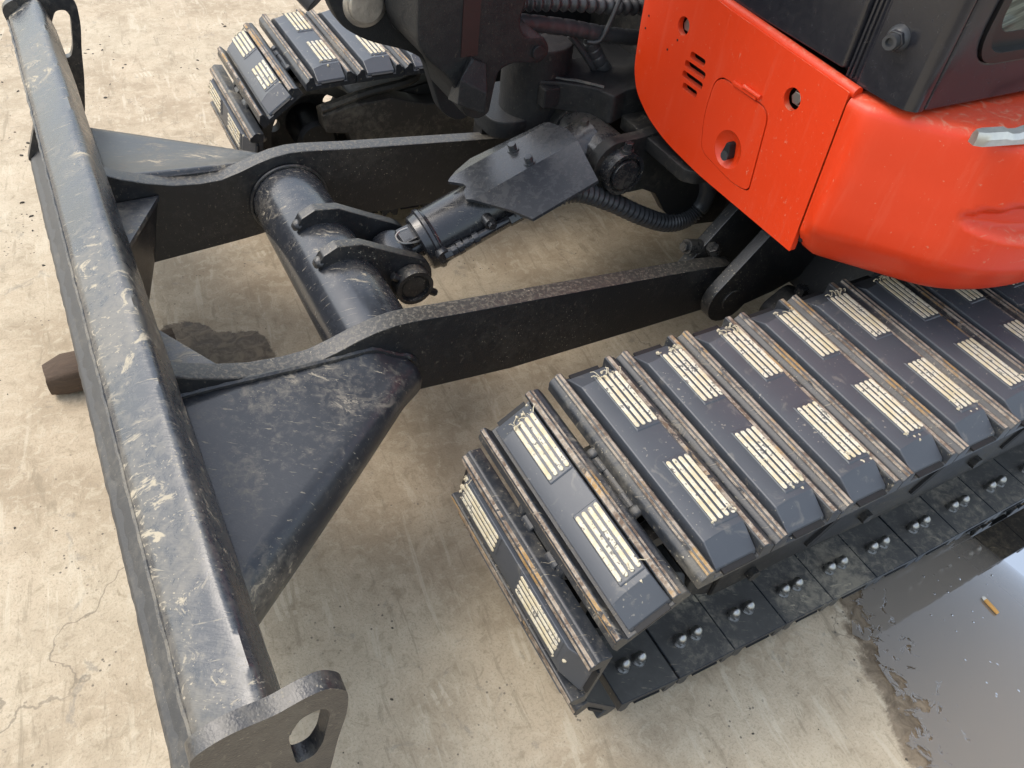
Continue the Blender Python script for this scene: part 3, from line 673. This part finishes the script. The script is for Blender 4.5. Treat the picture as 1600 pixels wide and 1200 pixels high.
for y0, nm in ((0.0, 'track frame carrying the near track'), (1.5, 'track frame carrying the far track')):
    k = MB()
    k.prism(rounded([(-.045,.21),(.02,.16),(.5,.115),(1.85,.115),(1.85,.385),(.16,.395),(.03,.375),(-.045,.33)], .02), 'y', y0 + .085, y0 + .315)
    tf = k.build('track_frame', 'dirty' if y0 else 'dim', ex, 0.008); tf['label'] = nm
    k = MB()
    holes_ = [circ(XC + .088 * math.cos(a_), ZC + .088 * math.sin(a_), .019, 14) for a_ in [math.radians(q_) for q_ in (178, 250, 322, 34, 106)]]
    k.prism(circ(XC, ZC, .126, 48), 'y', y0 + .185, y0 + .215, holes_)
    for ya_, yb_ in ((.105,.150),(.250,.295)):
        k.rev((XC, y0 + ya_, ZC), (0,1,0), [(0,.116),(0,.142),(yb_-ya_,.142),(yb_-ya_,.116)], 48); k.f = k.f[:-2]; k.mi = k.mi[:-2]
    k.rev((XC, y0 + .150, ZC), (0,1,0), [(0,.126),(.10,.126)], 48); k.f = k.f[:-2]; k.mi = k.mi[:-2]
    k.v = [(v_[0] + (FDX if y0 else 0), v_[1], v_[2]) for v_ in k.v]; k.build('idler_wheel', 'dirty' if y0 else 'dim', tf)
    k = MB(); k.rev((XC, y0 + .07, ZC), (0,1,0), [(0,.045),(.012,.055),(.26,.055)], 32); k.v = [(v_[0] + (FDX if y0 else 0), v_[1], v_[2]) for v_ in k.v]; k.build('idler_hub', 'dim', tf, .002)
    k = MB()   # sloping guard along the side of the frame
    yo, yi = (y0 + .074, y0 + .088)
    k.add([(.02,yi,.362),(1.85,yi,.362),(1.85,yo,.345),(.02,yo,.345),(.02,yo+.004,.17),(1.85,yo+.004,.13),(1.85,yi,.118),(.02,yi,.158)], [(0,1,2,3),(3,2,5,4),(4,5,6,7),(7,6,1,0),(0,3,4,7),(1,6,5,2)])
    k.build('side_guard', 'dirty' if y0 else 'dim', tf, 0.006)
    for xx in (.10, .383, .703, 1.02):
        k = MB(); k.cyl((xx, yo + .012, .20), (xx, yo - .010, .20), .014, n=6); k.build('guard_bolt', 'dim', tf, .0015)
    for xx in (.24, .52, .80, 1.08):
        k = MB(); k.prism(rounded([(xx,.19),(xx+.075,.285),(xx+.060,.292),(xx-.012,.20)], .006), 'y', yo - .003, yo + .004); k.build('guard_slot', 'void', tf)  # dark plate laid on the guard in place of a shaded slot
    if y0 == 0:
        for xx, w_ in ((.065,.11),(.72,.13)):
            k = MB(); k.prism([(xx,.272),(xx+w_,.272),(xx+w_,.322),(xx,.322)], 'y', yo - .0035, yo + .002); k.build('warning_sticker', 'yellow', tf)
            for j in range(3):
                k = MB(); k.prism([(xx+.014+.034*j,.290),(xx+.036+.034*j,.290),(xx+.036+.034*j,.316),(xx+.014+.034*j,.316)], 'y', yo - .0050, yo - .003, [[(xx+.019+.034*j,.296),(xx+.031+.034*j,.296),(xx+.031+.034*j,.310),(xx+.019+.034*j,.310)]]); k.build('sticker_mark', 'void', tf)
# step plate on the inner side of the far track frame
k = MB(); k.prism([(-.165,.385),(-.16,.335),(-.10,.322),(-.06,.18),(.55,.16),(.55,.352),(.12,.372),(.02,.405),(-.08,.40)], 'y', 1.515, 1.575)
k.build('far_side_plate', 'dirty', ex, 0.006)
k = MB(); k.tube(spline([(-.165,1.53,.395),(-.04,1.535,.418),(.07,1.54,.428),(.115,1.57,.432),(.11,1.62,.435),(.05,1.65,.435)], 8), .012, 8); k.build('frame_rim', 'dirty', ex)

# ---- upper body: orange front panel
XF = .330
pp = rounded([(.422,.588),(.69,.590),(.80,.600),(.870,.618),(.925,.650),(.948,.69),(.955,.76),(.962,.90),(.94,.968),(.78,.892),(.434,.876)], [.004,.03,.05,.04,.04,.04,.05,.03,.03,.05,.004], 4)
slot = lambda cy_, cz, hw: rounded([(cy_ - hw, cz - .0065), (cy_ + hw, cz - .0065), (cy_ + hw, cz + .0065), (cy_ - hw, cz + .0065)], .006, 3)
vents = [slot(.772 - .0035*i*0, .784 - .0200 * i, h_) for i, h_ in enumerate((.022,.031,.031,.022))]
hatch = rounded([(.712,.782),(.570,.780),(.556,.632),(.598,.624),(.698,.637),(.716,.70)], [.03,.026,.012,.02,.02,.05], 5)
hx, hz = sum(p[0] for p in hatch)/len(hatch), sum(p[1] for p in hatch)/len(hatch)
hatch_hole = [(hx + (p[0]-hx)*1.028, hz + (p[1]-hz)*1.028) for p in hatch]
bh = [circ(.831,.821,.0165,20), circ(.533,.819,.0185,20)]
k = MB(); k.prism(pp, 'x', XF, XF + .012, vents + [hatch_hole] + bh); panel = k.build('front_panel', 'orange', ex, 0.0025)
k = MB(); k.tube([(XF + .012, .428 + (.78-.428) * i / 12, .876 + .016 * i / 12) for i in range(13)], .0095, 16); k.build('panel_top_roll', 'orange', panel)
k = MB(); k.box(XF + .040, XF + .20, .44, .950, .605, .870); k.build('panel_backing', 'void', panel)
lock = circ(.633,.674,.035,28)
k = MB(); k.prism(hatch, 'x', XF - .001, XF + .008, [lock]); k.build('access_hatch', 'orange', panel, 0.002)
k = MB(); rows = []
for dx, r in ((-.001,.0352),(.001,.0335),(.007,.027),(.011,.018),(.012,.004)): rows.append([(XF + dx, .633 + r*math.cos(a), .674 + r*math.sin(a)) for a in [2*math.pi*i/28 for i in range(28)]])
k.grid(rows, closed=True); k.add([(XF+.012,.633+.004*math.cos(a),.674+.004*math.sin(a)) for a in [2*math.pi*i/28 for i in range(28)]], [tuple(range(28))]); k.build('lock_dimple', 'orange', panel)
k = MB(); k.prism(rounded([(.633-.011,.660),(.633-.004,.688),(.633+.005,.688),(.633+.012,.660),(.633,.652)], .008), 'x', XF - .004, XF + .012); k.build('hatch_lock', 'void', panel, .002)
k = MB(); k.cyl((XF-.004,.633,.662),(XF-.006,.633,.662), .009, n=18); k.build('lock_barrel', 'hose', panel)
k = MB(); k.box(XF - .005, XF + .001, .604, .668, .7835, .7895); k.build('hinge_leaf', 'orange', panel, .001)
k = MB(); k.cyl((XF-.003,.596,.792),(XF-.003,.640,.792), .004, n=12); k.build('hinge_pin', 'orange', panel)
for y, z in ((.831,.821),(.533,.819)):
    k = MB(); k.cyl((XF+.026,y,z),(XF+.009,y,z), .0115, n=6); k.rev((XF+.026,y,z),(-1,0,0),[(0,.0155),(.008,.0155)],20); k.build('panel_bolt', 'chrome', panel, .0015)
for y, z in ((.935,.80),(.938,.775),(.838,.792),(.86,.765)):
    k = MB(); k.cyl((XF-.0006,y,z),(XF+.002,y,z), .0022, n=8); k.build('rivet_hole', 'void', panel)
# ---- orange body corner
plan = spline([(.330,.418),(.3305,.405),(.333,.390),(.341,.375),(.355,.357),(.385,.321),(.42,.279),(.455,.239),(.492,.210),(.54,.187),(.60,.170),(.68,.160),(.80,.156),(.95,.155),(1.20,.155),(1.7,.16)], 6)
prof = [(.13,.874),(.06,.876),(.028,.876),(.014,.874),(.005,.868),(.0,.858),(-.004,.83),(-.007,.79),(-.010,.76),(-.0115,.74),(-.013,.72),(-.0145,.70),(-.0150,.68),(-.0145,.667),(-.0105,.654),(-.003,.640),(.008,.620),(.020,.602),(.034,.589),(.055,.581),(.09,.578)]   # (inward offset, height)
k = MB(); rows = []; npl = len(plan)
pr2 = [Vector((a, b_)) for a, b_ in prof]; prs = spline([(p.x, p.y, 0) for p in pr2], 3)
for i, p in enumerate(plan):
    d = (plan[min(i+1, npl-1)] - plan[max(i-1, 0)]).normalized(); inn = Vector((-d.y, d.x)); inn = inn if inn.dot(Vector((1, 1))) > 0 else -inn
    row = []; f_ = smoothstep(0, 12, i)
    for q in prs:
        off, z = q.x, q.y
        if off < 0: off *= f_
        lowtuck = smoothstep(.66, .57, z) * .0
        zz = z + .010 * smoothstep(.60, .57, z) * (1 - f_)
        x, y = p.x + inn.x * off, p.y + inn.y * off
        # hand-hold recess in the side
        cxr = (p.x - .72) / .27; czr = (z - .748) / .042
        if abs(cxr) < 1 and p.x > .44:
            env = math.sqrt(1 - cxr * cxr)
            dd = smoothstep(1.0, .45, abs(czr) / max(env, .05)) if czr < 0 else smoothstep(1.0, .72, abs(czr) / max(env, .05))
            dep = .038 * dd * env; x += inn.x * dep; y += inn.y * dep
        y += .013 * (z - .588) / .288 * (1 - f_)
        row.append((x, y, zz))
    rows.append(row)
k.grid(rows); body = k.build('body_corner', 'orange', ex, sharp=70)
k = MB(); k.prism([(.372,.440),(.400,.345),(.47,.268),(.56,.214),(.66,.195),(1.7,.195),(1.7,.44)], 'z', .84, .8695); k.build('body_shelf', 'orange', body)
body['label'] = 'rounded orange side of the upper body'
k = MB(); k.prism([(.340,.415),(.346,.415),(.346,.428),(.340,.428)], 'z', .61, .865); k.build('seam_gap', 'void', body)
# silver trim bar lying on the shelf edge
TB = MB(); rows = []
ts = Vector((.393,.257)); te = Vector((.86,.150)); td = (te - ts).normalized(); tn = Vector((-td.y, td.x))
for i in range(41):
    s_ = i / 40; p = ts + (te - ts) * s_; w_ = .011 if i else .006; nub = .004 if 5 <= i % 14 <= 6 else 0
    rows.append([(p.x - tn.x*w_, p.y - tn.y*w_, .874), (p.x - tn.x*w_, p.y - tn.y*w_, .884 - nub*.6), (p.x - tn.x*w_*.55, p.y - tn.y*w_*.55, .893 - nub), (p.x + tn.x*w_*.5, p.y + tn.y*w_*.5, .895 - nub), (p.x + tn.x*w_, p.y + tn.y*w_, .888), (p.x + tn.x*w_, p.y + tn.y*w_, .874)])
TB.grid(rows, closed=True); n6 = len(TB.v)
TB.f.append(tuple(range(6))); TB.mi.append(0); TB.f.append(tuple(range(n6-1, n6-7, -1))); TB.mi.append(0)
TB.build('trim_bar', 'trim', body, sharp=25)
# ---- upper frame (dark steel under and behind the panels)
k = MB(); k.box(.44, 1.9, .42, 1.58, .605, .855); uf = k.build('upper_frame', 'dim', ex, .01)
k = MB(); k.prism(rounded([(.325,.955),(.322,.72),(.345,.700),(.52,.700),(.52,.955)], [.01,.02,.01,0,0]), 'z', .555, .585); k.build('frame_lip', 'dim', uf, .004)
k = MB()
k.prism(rounded([(.165,1.05),(.205,1.035),(.270,.985),(.285,.935),(.33,.955),(.52,.955),(.52,1.30),(.36,1.30),(.33,1.12),(.25,1.14),(.18,1.10)], [.012,.01,.02,.015,.01,0,0,.03,.03,.04,.03]), 'z', .575, .640); k.build('swing_frame', 'casting', uf, .006)
k = MB(); k.box(.168, .206, 1.022, 1.052, .588, .632); k.build('stop_block', 'casting', uf, .005)
k = MB(); k.cyl((.20,1.12,.50),(.20,1.12,.70), .075, n=40); k.build('swing_boss', 'casting', uf, .006)
k = MB(); k.prism(rounded([(.080,1.075),(.14,1.055),(.24,1.085),(.32,1.13),(.32,1.25),(.12,1.25),(.075,1.16)], .03), 'z', .505, .548); k.build('lower_swing_lug', 'casting', uf, .006)
k = MB(); k.tube(spline([(.285,.978,.6415),(.245,1.018,.6425),(.225,1.032,.6425),(.205,1.05,.642)], 8), .0035, 7); k.build('frame_weld', 'weld', uf)
# ---- swing bracket casting
sw = rounded([(-.158,1.35),(-.158,.80),(-.140,.768),(-.094,.728),(-.072,.690),(-.062,.650),(-.030,.634),(-.004,.644),(.004,.70),(.010,.728),(.040,.738),(.100,.728),(.120,.752),(.104,.780),(.058,.784),(.044,.815),(.060,.86),(.12,1.35)], [0,.04,.03,.03,.02,.02,.02,.01,.02,.015,.02,.02,.02,.02,.02,.02,.03,0], 5)
k = MB(); k.prism(sw, 'y', .945, 1.10); swb = k.build('swing_bracket', 'casting', ex, .007)
k = MB()
k.add([(-.088,.915,.738),(-.052,.935,.763),(-.024,.935,.752),(-.034,.905,.708),(-.090,.915,.690),(-.036,.905,.668),(-.026,.95,.672),(-.022,.96,.73),(-.09,.96,.68),(-.06,.96,.77)],
      [(0,3,2,1),(0,4,5,3),(3,5,6,7,2),(0,1,9,8,4),(1,2,7,9),(4,8,6,5),(6,8,9,7)]); k.build('casting_stop', 'casting', swb, .003)
k = MB(); k.prism([(-.073,.765),(-.040,.765),(-.032,1.35),(-.068,1.35)], 'y', .9425, .95); k.build('red_reflection', 'redreflection', swb)  # thin plate coloured as a red reflection on the casting
k = MB(); k.cyl((.088,.945,.755),(.088,.938,.755), .0125, n=20); k.build('lock_pin', 'casting', swb, .0015)
bl = rounded([(-.26,.95),(-.262,.82),(-.240,.775),(-.19,.742),(-.11,.715),(-.072,.692),(-.035,.575),(.01,.545),(.06,.57),(-.03,.70),(-.06,.85),(-.06,1.30),(-.26,1.30)], [.0,.04,.04,.04,.03,.03,.03,.02,.02,.05,.03,0,0])
k = MB(); k.prism(bl, 'y', 1.10, 1.135); bf = k.build('boom_foot', 'casting', ex, .006)
k = MB(); k.rev((-.193,1.104,.812), (0,-1,0), [(0,.042),(.006,.042),(.009,.037),(.009,.034),(.014,.033),(.017,.029)], 40); k.build('boom_pin', 'pin', bf)
k = MB(); k.prism(rounded([(-.140,.76),(-.105,.76),(-.105,.90),(-.13,.90),(-.13,.83),(-.15,.80)], .012), 'y', 1.092, 1.102); k.build('pin_keeper', 'casting', bf, .002)
k = MB(); k.rev((-.128,1.093,.778), (0,-1,0), [(0,.014),(.004,.014)], 20); k.cyl((-.128,1.090,.778),(-.128,1.078,.778), .0105, n=6); k.build('keeper_bolt', 'casting', bf, .0015)
k = MB(); k.cyl((-.118,1.09,.756),(-.100,1.05,.744), .006, n=10); k.build('grease_nipple', 'plate', bf, .001)
k = MB(); k.cyl((-.30,1.20,.845),(-.262,1.16,.80), .026, n=20); k.build('boom_hose_end', 'hose', bf, .003)
# ---- hoses behind the bracket
k = MB(); hp = spline([(.04,1.05,.812),(.12,1.05,.802),(.22,1.05,.792),(.34,1.06,.770),(.46,1.08,.75)], 40); k.tube(hp, lambda i, n: .0135 + .0035 * math.sin(i * 2 * math.pi / 8), 12); k.build('spring_hose', 'hose', ex, sharp=180)
k = MB(); hp = spline([(.06,1.05,.772),(.12,1.05,.764),(.22,1.05,.744),(.30,1.05,.724),(.40,1.06,.700),(.52,1.08,.68)], 16); k.tube(hp, lambda i, n: .0165 if i % 6 else .0150, 14); k.build('wrapped_hose', 'hose', ex, sharp=40)
k = MB(); hp = spline([(.285,1.06,.72),(.300,1.06,.69),(.325,1.06,.655),(.37,1.07,.61)], 16); k.tube(hp, lambda i, n: .0165 if i % 8 else .0145, 14); k.build('wrapped_hose', 'hose', ex, sharp=40)
k = MB(); hp = spline([(.235,1.06,.725),(.27,1.06,.69),(.305,1.06,.65),(.34,1.07,.61)], 30); k.tube(hp, lambda i, n: .0075 if i % 2 else .0062, 10); k.build('corrugated_hose', 'hose', ex, sharp=180)
k = MB(); k.tube(spline([(.35,1.03,.87),(.325,1.03,.795),(.300,1.03,.728),(.288,1.035,.713),(.272,1.045,.712)], 8), .0048, 10); k.build('hose_hook', 'hose', ex)
k = MB(); k.box(.78, 1.2, 1.0, 1.6, .63, .98); k.box(.24, .80, 1.28, 1.33, .60, .98); k.build('bulkhead_and_dark_plug', 'void', ex, .01)  # second box: dark plate added to plug the bright gap behind the hoses
k = MB(); k.box(.15, .47, 1.255, 1.30, .36, .50); k.tube([(.33,1.2,.53),(.335,1.2,.44)], .014, 12); k.build('frame_rib', 'dim', ex, .004)
k = MB(); k.tube([(.47,1.23,.47),(.44,1.215,.452),(.33,1.13,.452),(.31,1.11,.44)], .008, 4); k.build('support_strap', 'dim', ex)
# ---- cab
k = MB(); k.prism(rounded([(.350,1.02),(.347,.80),(.343,.475),(.352,.470),(.38,.470),(.38,1.02)], [0,.05,.004,.002,0,0]), 'z', .895, 2.05); cab = k.build('cab_front_panel', 'cab', ex, .004)
k = MB(); k.prism(rounded([(.350,.468),(.352,.447),(.347,.440),(.349,.37),(.353,.350),(.366,.339),(.380,.339),(.41,.36),(.41,.468)], [.002,.004,.004,.01,.012,.01,.004,0,0], 4), 'z', .884, 2.05); pil = k.build('cab_pillar', 'cab', ex, .003)
for yb in (.4555, .4635):
    k = MB(); k.tube([(.3495,yb,.888),(.3495,yb,1.4)], .0028, 8); k.build('pillar_bead', 'cab', pil)
k = MB(); k.rev((.349,.405,.968), (-1,-.25,0), [(0,.019),(.004,.018),(.010,.015),(.013,.0105),(.030,.0105),(.030,.006),(.024,.005),(.024,0)], 24); k.build('door_stop', 'hose', pil)
k = MB(); k.cyl((.341,.403,.968),(.331,.400,.968), .0145, n=6); k.build('stop_nut', 'cab', pil, .002)
win = rounded([(.432,1.9),(.432,.945),(1.30,.930),(1.30,1.9)], [.03,.06,.06,.03], 8)
win_in = rounded([(.446,1.88),(.446,.960),(1.28,.946),(1.28,1.88)], [.03,.05,.05,.03], 8)
win_gl = rounded([(.476,1.86),(.476,.982),(1.26,.974),(1.26,1.86)], [.03,.035,.035,.03], 8)
k = MB(); k.prism([(.382,.884),(1.38,.862),(1.38,2.05),(.382,2.05)], 'y', .338, .362, [win]); side = k.build('cab_side_panel', 'cab', ex, .005)
k = MB(); k.prism(win, 'y', .334, .352, [win_in]); k.build('window_seal', 'seal', side, .004)
k = MB(); k.prism(win_in, 'y', .348, .352, [win_gl]); k.build('window_border', 'seal', side)
k = MB(); k.prism(win_gl, 'y', .349, .354); k.build('window_pane', 'glass', side)
k = MB(); k.box(.375, 1.40, .356, 1.0, .88, .90); k.box(.36, 1.40, .345, 1.02, 2.05, 2.10); k.box(1.36, 1.40, .36, 1.0, .9, 2.05); k.box(.375, .40, .37, 1.0, .90, 2.05); k.box(.375,1.38,.985,1.0,.9,2.05); k.build('cab_shell', 'void', ex, .006)
k = MB(); k.prism([(-.16,1.34),(.12,1.34),(.30,2.3),(-.02,2.3)], 'y', .93, 1.12); k.build('boom', 'casting', ex, .01)
k = MB(); k.prism(rounded([(.37,.97),(1.1,.97),(1.1,1.61),(.50,1.61),(.37,1.50)], .06), 'z', .93, 1.30); k.build('engine_hood', 'orange', ex, .02)  # unseen hood, drawn forward to roof over and darken the hose bay
# rear body so that the machine stands whole
k = MB(); k.prism(rounded([(1.42,.36),(1.9,.40),(2.15,.70),(2.15,1.2),(1.9,1.55),(1.0,1.58),(1.0,1.03),(1.42,1.03)], .12), 'z', .60, 1.35); k.build('rear_body', 'orange', ex, .02)

# ------------------------------------------------------------------ loose things on the ground
w = MB(); rows = []
for i in range(9):
    s_ = i / 8; r_ = []
    for a_ in range(12):
        th = 2 * math.pi * a_ / 12; ex_ = abs(math.cos(th)) ** .5 * math.copysign(1, math.cos(th)); ez = abs(math.sin(th)) ** .5 * math.copysign(1, math.sin(th))
        n_ = mnoise.noise(Vector((s_ * 3, a_ * .9, 4))) * .006; sh = 1 - .22 * (s_ < .05)
        r_.append((-.935 + .62 * s_ * .45 + n_, 1.205 + (.042 + n_) * ex_ * sh, max(.0005, .036 + (.036 + n_) * ez * sh)))
    rows.append(r_)
w.grid(rows, closed=True); w.f.append(tuple(range(11, -1, -1))); w.mi.append(0); nv_ = len(w.v); w.f.append(tuple(range(nv_ - 12, nv_))); w.mi.append(0)
tag(w.build('timber_block', 'wood', sharp=50), 'rough brown timber block sticking out from under the blade', 'timber')
bt = bpy.data.objects.new('cigarette_butt', None); C.objects.link(bt); bt.location = (.638, -.138, .004)
tag(bt, 'orange cigarette butt floating at the edge of the puddle', 'cigarette butt')
d_ = Vector((-.003, -.041, 0)).normalized()
k = MB(); k.rev(Vector((0,0,.0042)) + d_*(-.012), d_, [(0,.0036),(.001,.0040),(.031,.0039),(.033,.0032)], 14); k.build('filter', 'filter', bt)
k = MB(); k.rev(Vector((0,0,.0042)) + d_*(-.019), d_, [(0,.0022),(.003,.0037),(.0072,.0038)], 14); k.build('paper', 'paper', bt)
fl = MB(); rnd = random.Random(3)
def flake(x, y, r):
    n = rnd.randint(4, 6); a0 = rnd.random() * 6.28; st = rnd.uniform(.25, .9); pts = []
    for i in range(n):
        a_ = 2*math.pi*i/n; rr = r * rnd.uniform(.6, 1.1); px, py = math.cos(a_) * rr, math.sin(a_) * rr * st
        pts.append((x + px*math.cos(a0) - py*math.sin(a0), y + px*math.sin(a0) + py*math.cos(a0)))
    h = r * rnd.uniform(.1, .5)
    fl.add([(px, py, .0003) for px, py in pts] + [(x + (px-x)*.7, y + (py-y)*.7, h) for px, py in pts], [tuple(range(n, 2*n))] + [(i, (i+1) % n, n + (i+1) % n, n + i) for i in range(n)])
for _ in range(900):
    x = rnd.uniform(-1.6, .7); y = rnd.uniform(1.3, 4.2)
    if mnoise.noise(Vector((x*1.6, y*1.6, 8))) > -.05 and not (-.45 < x and y < 1.95): flake(x, y, rnd.choice((.002,.003,.003,.005,.008)))
for _ in range(330):
    x = rnd.uniform(-1.4, .4); y = rnd.uniform(-.4, 1.4)
    if -.42 < x and y > -.02: continue
    flake(x, y, rnd.choice((.001,.0015,.002,.0035)))
fo = fl.build('ground_litter', 'fleck', sharp=20); tag(fo, 'dark grit and leaf crumbs scattered over the concrete', 'litter', kind='stuff')
